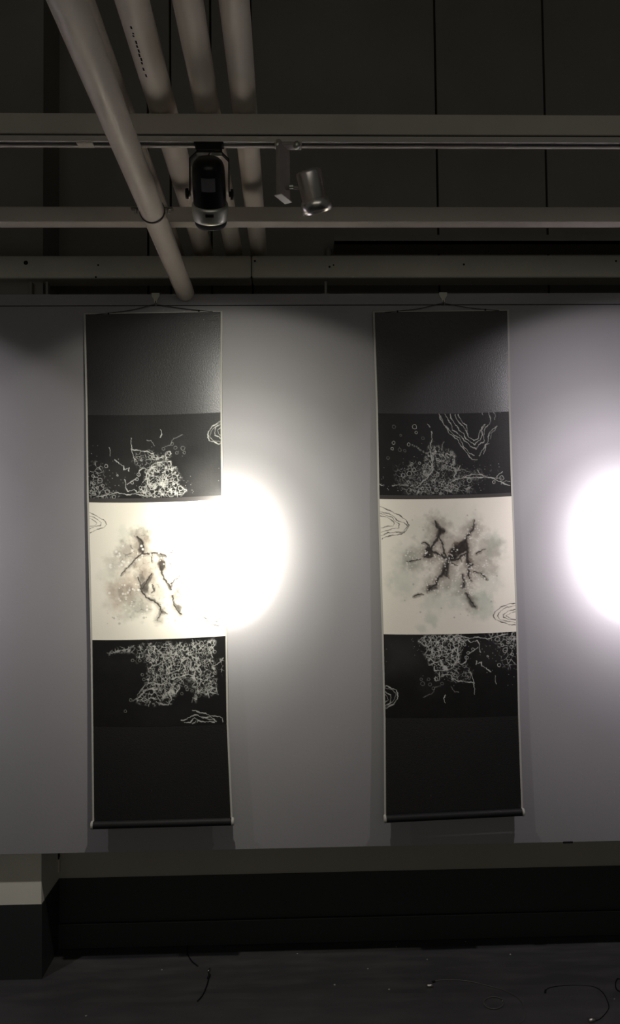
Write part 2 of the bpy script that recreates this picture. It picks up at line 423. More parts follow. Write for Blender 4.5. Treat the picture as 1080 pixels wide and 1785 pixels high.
for px in (484, 517):
    c_ = at(px, 258, D_T - .016)
    b = MB(); b.lathe([(0, .004), (.003, .009), (.008, .011), (.013, .008), (.016, .003)], (c_.x - .008, D_T - .016, zt0 - .007), (1, .1, -.15), 18); b.build('clip', MT['chrome'], t)
hc = at(545, 333, D_T - .01)
axl = Vector((.24, .28, -.93)).normalized()
b = MB()
b.lathe([(-.048, 0.0000), (-.048, 0.0236), (-.046, 0.0301), (-.040, 0.0313), (.018, 0.0313), (.020, 0.0336), (.028, 0.0372), (.050, 0.0378), (.050, 0.0336), (.030, 0.0309)], hc, axl, 56)
hd = b.build('lamp_body', MT['alu'], t)
b = MB(); b.lathe([(.034, .0305), (.036, .028), (.036, .0001)], hc, axl, 40); b.build('lens', MT['black'], t)
for k in range(3):
    for j in range(2):
        b = MB(); e = axl.orthogonal().normalized(); f_ = axl.cross(e)
        a_ = math.radians(k * 60 + 10 + j * 180)
        b.lathe([(0, .0028), (.0012, .0028)], hc - axl * .0475 + (e * math.cos(a_) + f_ * math.sin(a_)) * .013, -axl, 10); b.build('vent_hole', MT['matt'], hd)
b = MB(); pv = at(508, 325, D_T - .01)
b.tube([(cb.x + .004, D_T, pv.z), (pv.x, D_T - .006, pv.z), tuple(hc - Vector((.026, 0, -.006)))], .0045, 14); b.build('pivot_arm', MT['greybox'], t)
b = MB(); b.lathe([(0, .006), (.010, .006)], (pv.x - .006, D_T - .010, pv.z), (1, 0, 0), 16); b.build('pivot_nut', MT['chrome'], t)

# unseen fill added behind the camera, standing in for glow off the opposite wall
l = bpy.data.lights.new('room_fill', 'AREA'); l.shape = 'RECTANGLE'; l.size = 5.0; l.size_y = 1.4; l.energy = BACK_GLOW; l.color = (1.0, .95, .84)
lo_ = bpy.data.objects.new('room_fill', l); C.objects.link(lo_); lo_.location = (0.3, -3.3, 2.0); lo_.rotation_euler = (math.radians(86), 0, 0)

# ---------------------------------------------------------------- drawing engine (ink and wash on silk, as pigment per vertex)
def vnoise(h, w, cell, seed, octs=4):
    rng = np.random.RandomState(seed); out = np.zeros((h, w)); amp = 1; tot = 0; c = cell
    for _ in range(octs):
        gh, gw = int(h / c) + 3, int(w / c) + 3
        g = rng.rand(gh, gw)
        y = np.arange(h) / c; x = np.arange(w) / c
        yi = y.astype(int); xi = x.astype(int); fy = y - yi; fx = x - xi
        fy = fy * fy * (3 - 2 * fy); fx = fx * fx * (3 - 2 * fx)
        a = g[yi][:, xi]; b_ = g[yi][:, xi + 1]; c_ = g[yi + 1][:, xi]; d_ = g[yi + 1][:, xi + 1]
        out += amp * ((a * (1 - fx) + b_ * fx) * (1 - fy)[:, None] + (c_ * (1 - fx) + d_ * fx) * fy[:, None])
        tot += amp; amp *= .55; c = max(c / 2, 1.0)
    return out / tot
def sstep(a, b_, x):
    t_ = np.clip((x - a) / (b_ - a), 0, 1); return t_ * t_ * (3 - 2 * t_)

class Canvas:
    """w,h samples; fx maps drawing coordinates (ox, oy, k) to samples"""
    def __init__(s, w, h, x0, y0, x1, y1, seed):
        s.w, s.h = w, h; s.x0, s.y0, s.x1, s.y1 = x0, y0, x1, y1
        s.sx = (w - 1) / (x1 - x0); s.sy = (h - 1) / (y1 - y0)
        s.Y, s.X = np.mgrid[0:h, 0:w].astype(float)
        s.rng = np.random.RandomState(seed)
    def P(s, p): return ((p[0] - s.x0) * s.sx, (p[1] - s.y0) * s.sy)
    def stamp(s, A, cx, cy, r, v):
        R = int(r * 2.2 + 2); x0 = max(int(cx) - R, 0); x1 = min(int(cx) + R + 2, s.w); y0 = max(int(cy) - R, 0); y1 = min(int(cy) + R + 2, s.h)
        if x0 >= x1 or y0 >= y1: return
        d = np.sqrt((s.X[y0:y1, x0:x1] - cx) ** 2 + (s.Y[y0:y1, x0:x1] - cy) ** 2)
        A[y0:y1, x0:x1] = np.maximum(A[y0:y1, x0:x1], v * np.clip(1.15 - (d / max(r, .55)) ** 2 * .6, 0, 1))
    def stroke(s, A, pts, w=1.0, v=1.0, wob=1.2, closed=False, dry=0.25, taper=False):
        w = w * getattr(s, 'wk', 1.0)
        pts = [s.P(p) for p in pts]
        if closed: pts.append(pts[0])
        L = 0; ph = s.rng.rand(4) * 6
        tot = sum(math.dist(a, c) for a, c in zip(pts[:-1], pts[1:])) + 1e-6
        for a, c in zip(pts[:-1], pts[1:]):
            l = math.dist(a, c); n = max(int(l / .5), 1)
            for i in range(n):
                t_ = i / n; q_ = L + l * t_
                ox = wob * (math.sin(q_ * .31 + ph[0]) + .6 * math.sin(q_ * .83 + ph[1])) * .6
                oy = wob * (math.sin(q_ * .27 + ph[2]) + .6 * math.sin(q_ * .71 + ph[3])) * .6
                vv = v * (1 - dry * (0.5 + .5 * math.sin(q_ * .45 + ph[1]) * math.sin(q_ * .17 + ph[0])) * 1.6)
                ww = w * (.75 + .35 * math.sin(q_ * .2 + ph[2]))
                if taper: ww *= (1 - .8 * q_ / tot)
                s.stamp(A, a[0] + (c[0] - a[0]) * t_ + ox, a[1] + (c[1] - a[1]) * t_ + oy, ww, max(vv, 0))
            L += l
    def ring(s, A, cx, cy, r, w=.7, v=.8):
        n = s.rng.randint(6, 10); ph = s.rng.rand() * 6
        s.stroke(A, [(cx + r * math.cos(ph + k * 2 * math.pi / n) * s.rng.uniform(.85, 1.12), cy + r * math.sin(ph + k * 2 * math.pi / n) * s.rng.uniform(.85, 1.12)) for k in range(n)], w, v, .3, True, .2)
    def poly(s, pts, soft=3.0, seed=1, rough=6):
        pts = [s.P(p) for p in pts]
        nx = (vnoise(s.h, s.w, 14, seed) - .5) * rough * 2; ny = (vnoise(s.h, s.w, 14, seed + 50) - .5) * rough * 2
        X = s.X + nx; Y = s.Y + ny; ins = np.zeros((s.h, s.w), bool); dm = np.full((s.h, s.w), 1e9)
        for (xa, ya), (xb_, yb_) in zip(pts, pts[1:] + pts[:1]):
            cond = ((ya > Y) != (yb_ > Y)) & (X < (xb_ - xa) * (Y - ya) / (yb_ - ya + 1e-9) + xa)
            ins ^= cond
            l2 = (xb_ - xa) ** 2 + (yb_ - ya) ** 2 + 1e-9
            t_ = np.clip(((X - xa) * (xb_ - xa) + (Y - ya) * (yb_ - ya)) / l2, 0, 1)
            dm = np.minimum(dm, np.hypot(X - xa - t_ * (xb_ - xa), Y - ya - t_ * (yb_ - ya)))
        sd = np.where(ins, dm, -dm)
        return sstep(-soft, soft, sd)
    def lace(s, mask, cell, seed, wid=1.0, warp=3.0):
        rng = np.random.RandomState(seed)
        n = int(s.w * s.h / cell ** 2); px = rng.rand(n) * s.w; py = rng.rand(n) * s.h
        X = s.X + (vnoise(s.h, s.w, 9, seed + 1) - .5) * 2 * warp; Y = s.Y + (vnoise(s.h, s.w, 9, seed + 2) - .5) * 2 * warp
        f1 = np.full((s.h, s.w), 1e9); f2 = f1.copy()
        for a, c in zip(px, py):
            R = int(cell * 3.5); x0 = max(int(a) - R, 0); x1 = min(int(a) + R, s.w); y0 = max(int(c) - R, 0); y1 = min(int(c) + R, s.h)
            if x0 >= x1 or y0 >= y1: continue
            d = np.hypot(X[y0:y1, x0:x1] - a, Y[y0:y1, x0:x1] - c)
            g1 = f1[y0:y1, x0:x1]; g2 = f2[y0:y1, x0:x1]
            f2[y0:y1, x0:x1] = np.minimum(g2, np.maximum(g1, d)); f1[y0:y1, x0:x1] = np.minimum(g1, d)
        e = 1 - sstep(wid * .5, wid * 1.7, f2 - f1)
        br = sstep(.33, .62, vnoise(s.h, s.w, 7, seed + 5))
        return e * br * mask

GS = 1.45   # samples per photo pixel
def dark_rgb(white, haze, seed):
    h, w = white.shape
    n = vnoise(h, w, 30, seed)
    base = .004 + .005 * n + haze * .02
    a = np.clip(white, 0, 1)[..., None]
    c = base[..., None] * np.array([1.0, .97, .93])
    return c * (1 - a * .9) + np.array([.78, .78, .72]) * a * .9

# drawing A: upper panel of the left scroll (coordinates 0..890 x 0..560)
def draw_A(w, h):
    c = Canvas(w, h, 95, 90, 985, 650, 11); c.wk = .8; A = np.zeros((h, w)); H = np.zeros((h, w))
    st = lambda p, wd=1.1, v=.9, **k: c.stroke(A, p, wd, v, **k)
    main = c.poly([(470, 470), (520, 420), (600, 400), (650, 430), (690, 460), (720, 520), (700, 560), (750, 600), (720, 640), (470, 650), (440, 600), (480, 560)], 5, 3)
    A = np.maximum(A, c.lace(main, 7.5, 21, .8) * .8); A = np.maximum(A, c.lace(main, 12, 22, 1.1) * .9)
    up = c.poly([(420, 340), (520, 330), (600, 370), (640, 330), (650, 400), (560, 420), (440, 450), (400, 400)], 6, 8)
    A = np.maximum(A, c.lace(up, 9, 31, .8) * .55)
    lf = c.poly([(95, 420), (160, 400), (200, 450), (190, 540), (260, 600), (300, 640), (95, 660)], 8, 5)
    A = np.maximum(A, c.lace(lf, 13, 41, .9) * .55)
    cor = c.poly([(95, 540), (130, 560), (190, 620), (260, 640), (95, 655)], 6, 6)
    A = np.maximum(A, c.lace(cor, 7, 43, .8) * .6)
    st([(383, 245), (387, 320), (395, 360), (410, 395)], 1.2); st([(388, 320), (440, 330), (490, 335), (530, 352), (540, 380)], 1.5)
    st([(583, 190), (590, 225), (580, 245)], 1.3); st([(275, 390), (300, 415), (330, 430), (335, 460), (370, 440), (365, 470)], 1.5)
    st([(235, 305), (245, 340), (240, 365)], 1.1, .6); st([(340, 520), (345, 570), (355, 605), (400, 590), (420, 610), (465, 600)], 1.4)
    st([(150, 640), (230, 625), (290, 610), (350, 625), (420, 620), (480, 640), (520, 635)], 1.4)
    st([(480, 610), (490, 540), (500, 480), (520, 430), (560, 412), (620, 408), (648, 405), (648, 440)], 1.8)
    st([(460, 545), (480, 520), (495, 460), (470, 445), (440, 460), (430, 500)], 1.5); st([(590, 480), (640, 460), (690, 445)], 1.2)
    st([(615, 395), (618, 345), (640, 335), (652, 355), (640, 368)], 1.2); st([(540, 380), (590, 378), (600, 368)], 1.2)
    st([(700, 575), (720, 585), (755, 605), (730, 625), (700, 635)], 1.2); st([(350, 560), (390, 530), (420, 520)], 1.1)
    st([(520, 350), (535, 345), (525, 385), (540, 395)], 1.3, .8)
    for x, y, r in [(172, 530, 20), (222, 605, 17), (153, 580, 10), (130, 550, 12), (190, 565, 12), (215, 432, 13), (265, 640, 14), (388, 545, 10), (420, 522, 12), (443, 578, 11), (433, 490, 14), (568, 540, 11), (572, 560, 8), (608, 525, 17), (655, 530, 13), (675, 548, 9), (490, 615, 18), (585, 612, 12), (650, 622, 28), (712, 590, 18), (595, 375, 9), (115, 610, 14), (125, 500, 9), (530, 632, 14), (510, 372, 12), (290, 495, 6), (640, 350, 15), (545, 575, 11), (620, 570, 10)]:
        c.ring(A, x, y, r * .9, .75, .8)
    for x, y, r in [(680, 315, 12), (730, 320, 14), (600, 320, 10), (690, 350, 10), (660, 290, 10), (740, 350, 9)]: c.ring(A, x, y, r, .8, .28)
    st([(610, 310), (650, 290), (670, 250), (700, 245), (730, 225)], 1, .35); st([(490, 260), (520, 265), (540, 300)], 1, .4)
    for k in range(150):
        x = 95 + abs(c.rng.randn()) * 120 + (c.rng.rand() < .6) * c.rng.uniform(150, 600); y = 640 - abs(c.rng.randn()) * 120
        q_ = c.P((x, y)); c.stamp(A, q_[0], q_[1], c.rng.uniform(.5, .9), c.rng.uniform(.2, .6))
    # contour loop at the right edge
    c.stroke(A, [(985, 150), (940, 175), (905, 210), (898, 255), (915, 282), (950, 290), (975, 305), (985, 303)], 1.7, .85)
    c.stroke(A, [(985, 168), (955, 185), (945, 215), (950, 245), (985, 265)], 1.4, .75); c.stroke(A, [(985, 190), (965, 210), (975, 240), (985, 245)], 1.1, .6)
    c.stroke(A, [(985, 158), (945, 190), (918, 220), (912, 255), (930, 275), (985, 292)], 1.0, .5)
    H += c.poly([(150, 430), (350, 420), (400, 600), (180, 620)], 25, 9) * .5 + c.poly([(740, 440), (985, 380), (985, 640), (760, 620)], 40, 10) * 1.1
    H += c.poly([(560, 250), (760, 230), (760, 380), (600, 400)], 20, 12) * .5 * vnoise(h, w, 20, 3); H += (main + up) * .8 * vnoise(h, w, 10, 6)
    return A, H

def draw_B(w, h):   # upper panel of the right scroll
    c = Canvas(w, h, 72, 76, 966, 625, 12); c.wk = .8; A = np.zeros((h, w)); H = np.zeros((h, w))
    m1 = c.poly([(430, 260), (500, 300), (585, 350), (590, 430), (640, 450), (760, 470), (800, 510), (700, 560), (720, 615), (430, 620), (250, 610), (190, 540), (350, 450), (420, 380), (415, 300)], 8, 14)
    A = np.maximum(A, c.lace(m1, 7, 61, .7) * .55 * (.4 + .6 * sstep(.4, .6, vnoise(h, w, 18, 2))))
    m2 = c.poly([(420, 290), (520, 320), (590, 360), (580, 440), (420, 440), (350, 500)], 5, 15); A = np.maximum(A, c.lace(m2, 9, 62, .9) * .7)
    m3 = c.poly([(230, 560), (420, 530), (640, 540), (600, 610), (420, 625), (240, 620)], 6, 16); A = np.maximum(A, c.lace(m3, 8, 63, .8) * .6)
    m4 = c.poly([(180, 430), (340, 400), (420, 480), (360, 560), (190, 520)], 10, 18); A = np.maximum(A, c.lace(m4, 11, 64, .7) * .4)
    st = lambda p, wd=1.0, v=.8, **k: c.stroke(A, p, wd, v, **k)
    st([(434, 195), (437, 240), (428, 280), (425, 340), (435, 390), (437, 440)], 1.5); st([(408, 146), (424, 164)], 1.6, .8)
    st([(500, 320), (505, 290), (520, 262)], 1.1, .6); st([(437, 450), (410, 500), (370, 530), (340, 560), (330, 575)], 1.6)
    st([(525, 355), (540, 340), (550, 355), (585, 355), (588, 410), (560, 428)], 1.3); st([(580, 500), (600, 470), (622, 428)], 1.2)
    st([(530, 560), (570, 530), (640, 510), (720, 512), (790, 512), (830, 515), (870, 535), (930, 565), (962, 580)], 1.7, .8)
    st([(640, 505), (700, 490), (760, 492), (820, 515)], 1.3, .7); st([(740, 465), (765, 495)], 1.2); st([(75, 550), (85, 562), (102, 560)], 1.5)
    st([(160, 560), (230, 555), (268, 558)], 1.3, .6); st([(870, 515), (890, 495), (910, 478)], 1.4); st([(860, 520), (905, 525)], 1.0, .5)
    st([(900, 560), (930, 545), (962, 548)], 1.0, .5)
    st([(440, 345), (500, 350), (530, 380), (500, 400), (460, 390)], 1.2); st([(550, 455), (590, 465), (640, 455), (680, 470)], .9, .5)
    for x, y, r in [(320, 163, 17), (330, 202, 9), (277, 283, 12), (175, 272, 12), (165, 312, 10), (348, 408, 9), (297, 412, 8), (290, 424, 7), (393, 368, 7), (396, 384, 6), (376, 425, 8), (277, 480, 19), (310, 455, 15), (515, 435, 17), (450, 320, 9), (683, 530, 15), (850, 548, 11), (905, 522, 15), (470, 485, 13), (440, 535, 11), (595, 590, 12), (365, 580, 9), (270, 535, 10), (555, 595, 11), (500, 560, 10), (420, 440, 10), (385, 470, 14), (400, 490, 14), (535, 405, 9), (235, 490, 15), (570, 560, 10), (460, 590, 12), (530, 580, 12)]: c.ring(A, x, y, r * .95, .75, .75)
    for x, y, r in [(215, 320, 12), (135, 375, 10), (375, 240, 10), (250, 325, 9), (180, 165, 12), (225, 222, 8)]: c.ring(A, x, y, r, .8, .22)
    for k in range(14): c.ring(A, 310 + k * 9 + c.rng.randn() * 4, 285 + k * 6 + c.rng.randn() * 4, 4, .6, .4)
    for k in range(240):
        x = 400 + c.rng.randn() * 170; y = 600 - abs(c.rng.randn()) * 110
        q_ = c.P((x, y)); c.stamp(A, q_[0], q_[1], c.rng.uniform(.5, 1.0), c.rng.uniform(.2, .7))
    for k in range(60): 
        x = 740 + c.rng.randn() * 80; y = 490 + c.rng.randn() * 28
        q_ = c.P((x, y)); c.stamp(A, q_[0], q_[1], .7, c.rng.uniform(.2, .6))
    # nested contour lines
    st([(487, 76), (500, 120), (530, 160), (560, 215), (610, 250), (630, 290), (670, 340), (700, 385), (745, 395)], 1.3, .75)
    st([(500, 90), (515, 140), (560, 190), (590, 225), (625, 240), (650, 300), (690, 345), (720, 365)], 1.2, .7)
    st([(530, 80), (548, 115), (570, 150), (580, 190), (620, 215), (640, 240), (665, 265), (700, 300), (738, 322), (752, 290), (790, 275), (790, 235)], 1.4, .8)
    st([(565, 80), (575, 120), (600, 150), (625, 190), (655, 215), (665, 245), (690, 265), (725, 288), (760, 262), (782, 230), (775, 200), (800, 155)], 1.4, .8)
    st([(598, 84), (610, 120), (640, 155), (665, 180), (675, 210), (690, 240), (720, 262), (750, 250), (765, 200), (798, 152)], 1.4, .8)
    st([(618, 82), (640, 130), (670, 155), (682, 195)], 1.3, .75)
    st([(820, 70), (840, 110), (835, 150), (800, 180), (788, 235)], 1.3, .7); st([(862, 70), (872, 100), (868, 125)], 1.1, .6)
    st([(885, 168), (850, 195), (825, 215), (820, 260), (800, 310), (785, 360)], 1.3, .75); st([(875, 185), (840, 220), (835, 255)], 1, .5)
    st([(755, 365), (775, 335), (800, 295), (825, 285)], 1.3, .7); st([(780, 68), (790, 95)], 1.1, .6); st([(900, 66), (905, 80)], 1.0, .5)
    H += m1 * .7 * vnoise(h, w, 10, 4) + c.poly([(540, 200), (640, 240), (700, 380), (600, 380)], 30, 4) * .25
    return A, H

def draw_C(w, h):   # lower panel of the left scroll
    c = Canvas(w, h, 118, 48, 955, 598, 13); c.wk = .8; A = np.zeros((h, w)); H = np.zeros((h, w))
    m = c.poly([(440, 70), (900, 70), (880, 200), (900, 400), (840, 420), (780, 400), (760, 450), (740, 380), (690, 330), (650, 380), (600, 460), (540, 460), (470, 460), (380, 430), (440, 350), (470, 250), (440, 150)], 6, 24)
    A = np.maximum(A, c.lace(m, 8.5, 71, .8, 4) * .62); A = np.maximum(A, c.lace(m, 15, 72, 1.1, 5) * .72)
    hole = c.poly([(690, 300), (750, 310), (745, 370), (690, 360)], 4, 2)
    m5 = c.poly([(220, 130), (300, 90), (420, 85), (440, 140), (300, 125), (230, 145)], 4, 26); A = np.maximum(A, c.lace(m5, 9, 73, .9, 4) * .5)
    m6 = c.poly([(380, 90), (440, 80), (450, 190), (400, 190)], 6, 27); A = np.maximum(A, c.lace(m6, 8, 74, .7) * .5)
    m7 = c.poly([(880, 200), (945, 180), (945, 300), (910, 260)], 6, 28); A = np.maximum(A, c.lace(m7, 9, 75, .7) * .4)
    A *= (1 - hole * .8)
    st = lambda p, wd=1.1, v=.7, **k: c.stroke(A, p, wd, v, **k)
    st([(210, 132), (250, 128), (290, 118), (350, 105), (380, 85)], 1.1, .6); st([(290, 90), (330, 110), (370, 85)], 1.0, .5)
    st([(470, 110), (480, 170), (500, 190), (520, 160), (500, 130)], 1.5); st([(500, 90), (560, 145), (620, 150), (680, 120), (700, 90)], 1.6)
    st([(560, 150), (575, 200), (600, 260), (660, 250), (680, 190), (720, 170), (740, 200), (730, 250)], 1.5, .75)
    st([(620, 300), (680, 285), (720, 275), (755, 290), (760, 250), (745, 230)], 1.9, .85); st([(745, 60), (770, 120), (770, 200), (800, 260), (790, 350)], 1.4)
    st([(770, 130), (820, 100), (870, 70), (890, 75), (850, 130)], 1.3); st([(370, 435), (410, 410), (450, 370), (510, 350)], 1.8, .75); st([(395, 400), (450, 330), (500, 320), (540, 340)], 1.3)
    st([(540, 455), (590, 465), (610, 430), (600, 400), (640, 395), (665, 350)], 1.8, .8); st([(465, 470), (480, 440), (450, 420)], 1.3)
    st([(740, 455), (745, 420), (770, 440), (760, 400)], 1.3); st([(845, 425), (840, 380), (870, 400), (905, 410), (890, 370)], 1.4, .7)
    st([(870, 230), (900, 225), (940, 185)], 1.3, .6); st([(500, 220), (540, 200), (600, 165)], 1.2); st([(510, 380), (540, 440)], 1.3)
    for k in range(60): c.ring(A, c.rng.uniform(460, 890), c.rng.uniform(80, 420), c.rng.uniform(7, 15), .7, c.rng.uniform(.3, .65) )
    A *= np.clip(m + m5 + m6 + m7 + .55, 0, 1)
    for x, y in [(430, 270), (370, 178), (415, 180), (740, 380), (355, 430), (320, 500), (440, 300), (710, 370)]: c.ring(A, x, y, 9, .8, .35)
    # mountain contours
    st([(672, 562), (700, 560), (735, 538), (770, 532), (810, 555), (850, 545), (890, 578)], 1.6, .8)
    st([(690, 580), (730, 575), (755, 550), (790, 575), (830, 578), (880, 582)], 1.6, .8); st([(745, 502), (790, 515), (830, 530), (870, 545), (910, 548), (932, 565), (930, 585)], 1.3, .75)
    st([(770, 582), (780, 565), (800, 578)], 1.4, .8); st([(760, 505), (800, 525)], 1.4, .6); st([(800, 545), (850, 565), (885, 572)], 1.2, .6); st([(740, 585), (765, 572)], 1.2, .6)
    H += m * .5 * vnoise(h, w, 12, 4) + c.poly([(480, 480), (720, 470), (740, 590), (450, 600)], 30, 5) * .15
    H += c.poly([(160, 160), (400, 170), (340, 240), (180, 220)], 20, 7) * .2 * vnoise(h, w, 10, 9)
    return A, H

def paper_rgb(w, h, ink, wash, teal, pink, white, seed):
    base = np.array([.86, .81, .70]); n = vnoise(h, w, 60, seed)[..., None]; n2 = vnoise(h, w, 2, seed + 3, 2)[..., None]
    c = base * (0.97 + .04 * n + .02 * n2)
    for a, col in ((wash, (.22, .19, .17)), (teal, (.47, .59, .56)), (pink, (.55, .44, .38))):
        a = np.clip(a, 0, 1)[..., None]; c = c * (1 - a * (1 - np.array(col)))
    a = np.clip(ink, 0, 1)[..., None]; c = c * (1 - a) + np.array([.022, .018, .016]) * a
    a = np.clip(white, 0, 1)[..., None]; c = c * (1 - a) + np.array([.86, .83, .76]) * a
    return c

def blob(c, x, y, r, asp=1.0, seed=0, rough=.6):
    q_ = c.P((x, y)); R = r * c.sx
    n = (vnoise(c.h, c.w, 16, seed + 7, 5) - .5) * 2 * rough
    d = np.hypot((c.X - q_[0]), (c.Y - q_[1]) / asp) / R
    return np.clip(1 - sstep(.25, 1.05, d + n * .9), 0, 1)

def branch(c, ink, wash, pts, w0, w1, seed=0):
    # tapering crooked branch with short side spikes
    P_ = [c.P(p) for p in pts]; tot = sum(math.dist(a, b_) for a, b_ in zip(P_[:-1], P_[1:])); L = 0
    ph = c.rng.rand(3) * 6
    for a, b_ in zip(P_[:-1], P_[1:]):
        l = math.dist(a, b_); n = max(int(l / .5), 1)
        for i in range(n):
            t_ = i / n; q_ = (L + l * t_)
            w = (w0 + (w1 - w0) * q_ / tot) * (1 + .35 * math.sin(q_ * .5 + ph[0]) * math.sin(q_ * .23 + ph[1])) * c.sx
            x = a[0] + (b_[0] - a[0]) * t_ + math.sin(q_ * .5 + ph[2]) * .7; y = a[1] + (b_[1] - a[1]) * t_ + math.sin(q_ * .43 + ph[1]) * .7
            c.stamp(ink, x, y, w, .93)
            c.stamp(wash, x + math.sin(q_ * .2) * 2, y + 1, w * 3.6, .5)
            if c.rng.rand() < .035:
                an = c.rng.rand() * 6.28; ln = c.rng.uniform(3, 9)
                for k in range(int(ln * 2)): c.stamp(ink, x + math.cos(an) * k * .5, y + math.sin(an) * k * .5, .8 * (1 - k / ln / 2) + .2, .75)
        L += l

def loops(c, ink, sets):
    for p_, wd, v in sets: c.stroke(ink, p_, wd * 1.15, min(v * 1.25, 1), .8, dry=.22)

def paint_L(w, h):
    c = Canvas(w, h, 96, 90, 1014, 1010, 31); ink = np.zeros((h, w)); wash = np.zeros((h, w)); teal = np.zeros((h, w)); pink = np.zeros((h, w)); wh = np.zeros((h, w))
    wn = vnoise(h, w, 22, 5, 5)
    for x, y, r, v, s_ in [(450, 330, 110, .55, 1), (360, 440, 130, .5, 2), (280, 500, 110, .28, 3), (480, 600, 120, .5, 4), (560, 700, 110, .45, 5), (420, 740, 150, .42, 6), (320, 700, 120, .35, 7), (600, 500, 100, .55, 8), (690, 720, 90, .5, 9), (560, 870, 60, .35, 10), (330, 850, 60, .2, 11), (240, 780, 80, .14, 12), (480, 470, 110, .35, 14), (640, 600, 70, .35, 15)]:
        wash = np.maximum(wash, blob(c, x, y, r, 1, s_ * 3) * v * (.5 + .8 * wn))
    for x, y, r, v in [(330, 300, 70, .25), (230, 560, 100, .2), (380, 800, 120, .3), (500, 250, 80, .2), (700, 880, 60, .25)]: teal = np.maximum(teal, blob(c, x, y, r, 1, int(x)) * v)
    for x, y, r, v in [(330, 680, 170, .5), (480, 540, 120, .45), (700, 680, 80, .5), (440, 380, 120, .35)]: pink = np.maximum(pink, blob(c, x, y, r, 1, int(x) + 3) * v)
    cellm = np.clip(sstep(.15, .45, wash), 0, 1)
    B = lambda p_, a=5, z=3: branch(c, ink, wash, p_, a, z)
    B([(425, 320), (455, 350), (465, 400), (455, 432)], 7, 8); B([(455, 432), (500, 436), (550, 428), (590, 440), (625, 455)], 5, 5); B([(455, 432), (410, 465), (370, 510), (330, 545), (302, 578)], 5, 2)
    B([(625, 455), (655, 430), (688, 402)], 4, 1.5); B([(590, 520), (585, 560), (605, 610), (640, 655)], 6, 5); B([(640, 655), (670, 620), (700, 600), (730, 560)], 5, 1)
    B([(640, 655), (655, 700), (665, 780), (690, 825), (715, 850)], 5, 4); B([(520, 565), (495, 600), (470, 640), (440, 680), (480, 730), (540, 760), (570, 790)], 5, 5)
    B([(520, 640), (530, 680), (515, 700)], 4, 3); B([(570, 800), (580, 830), (545, 885)], 4, 1.5); B([(575, 820), (620, 840)], 3, 1); B([(420, 590), (440, 640), (440, 680)], 3, 4); B([(518, 455), (520, 490)], 3, 2)
    B([(735, 250), (738, 258)], 3, 2); B([(745, 330), (747, 350)], 4, 3); B([(640, 500), (672, 525)], 2, 1)
    for x, y, r, v, s_ in [(590, 510, 52, .85, 1), (440, 370, 55, .5, 2), (460, 650, 50, .5, 3), (690, 800, 40, .55, 4), (360, 670, 45, .45, 6), (440, 600, 40, .4, 7), (600, 450, 42, .5, 8), (500, 735, 45, .4, 9)]: wash = np.maximum(wash, blob(c, x, y, r, 1.15, s_ * 11) * v)
    for i_, (pl, v) in enumerate([([(415, 318), (450, 330), (470, 380), (468, 425), (440, 430), (425, 400), (432, 360)], .8), ([(560, 500), (585, 485), (615, 490), (620, 520), (600, 555), (575, 545)], .85), ([(555, 430), (600, 432), (625, 460), (600, 480), (565, 460)], .6),
            ([(440, 640), (480, 600), (520, 565), (515, 600), (490, 640), (495, 690), (470, 705), (440, 685)], .75), ([(490, 730), (540, 745), (545, 765), (500, 750)], .8), ([(665, 770), (700, 785), (718, 800), (712, 850), (685, 825)], .7), ([(625, 640), (660, 640), (655, 690), (640, 670)], .85), ([(515, 670), (535, 665), (540, 690), (525, 700)], .85), ([(425, 575), (460, 575), (480, 600), (445, 635), (425, 610)], .45), ([(565, 805), (590, 815), (610, 840), (560, 850)], .6)]):
        pm = c.poly(pl, 2.5, 200 + i_, 5); ink = np.maximum(ink, pm * v * (.75 + .45 * vnoise(h, w, 6, 210 + i_))); wash = np.maximum(wash, c.poly(pl, 15, 230 + i_, 9) * .8)
    ink = np.maximum(ink, c.lace(cellm, 17, 81, 1.0, 5) * .5)
    for k in range(120):
        j = c.rng.randint(6); x, y, sg = [(370, 430, 60), (380, 660, 45), (600, 450, 40), (260, 500, 60), (360, 740, 80), (690, 700, 40)][j]
        q_ = c.P((x + c.rng.randn() * sg, y + c.rng.randn() * sg * .8)); c.stamp(wh, q_[0], q_[1], c.rng.uniform(.8, 3.2), c.rng.uniform(.4, .95))
    for k in range(40):
        q_ = c.P((c.rng.uniform(200, 720), c.rng.uniform(740, 900))); c.stamp(wash, q_[0], q_[1], c.rng.uniform(.8, 3), c.rng.uniform(.15, .4))
    for x, y in [(820, 455), (830, 452), (758, 510), (550, 335)]: q_ = c.P((x, y)); c.stamp(ink, q_[0], q_[1], 1.3, .5)
    loops(c, ink, [([(96, 158), (130, 170), (160, 190), (195, 205), (215, 235), (195, 258), (150, 268), (120, 285), (98, 293)], .9, .75), ([(96, 182), (125, 185), (150, 205), (178, 222), (170, 245), (130, 250), (98, 268)], .9, .7), ([(96, 195), (120, 205), (150, 228), (135, 242), (98, 252)], .8, .65),
                   ([(825, 808), (875, 785), (925, 772)], 1, .75), ([(965, 772), (1000, 745)], 1, .7), ([(875, 832), (900, 810), (940, 798)], 1, .75), ([(915, 832), (945, 818)], 1, .7), ([(835, 865), (880, 880), (905, 920), (960, 938), (1014, 935)], 1.1, .8),
                   ([(870, 872), (905, 895), (935, 910), (1014, 908)], 1, .75), ([(950, 885), (1014, 895)], 1, .7), ([(985, 765), (1000, 760)], 1, .6), ([(905, 850), (922, 868)], 1, .7), ([(990, 795), (1014, 800)], 1, .6), ([(975, 935), (1014, 925)], 1, .6)])
    return paper_rgb(w, h, ink, wash * 1.2, teal, pink, wh, 3)

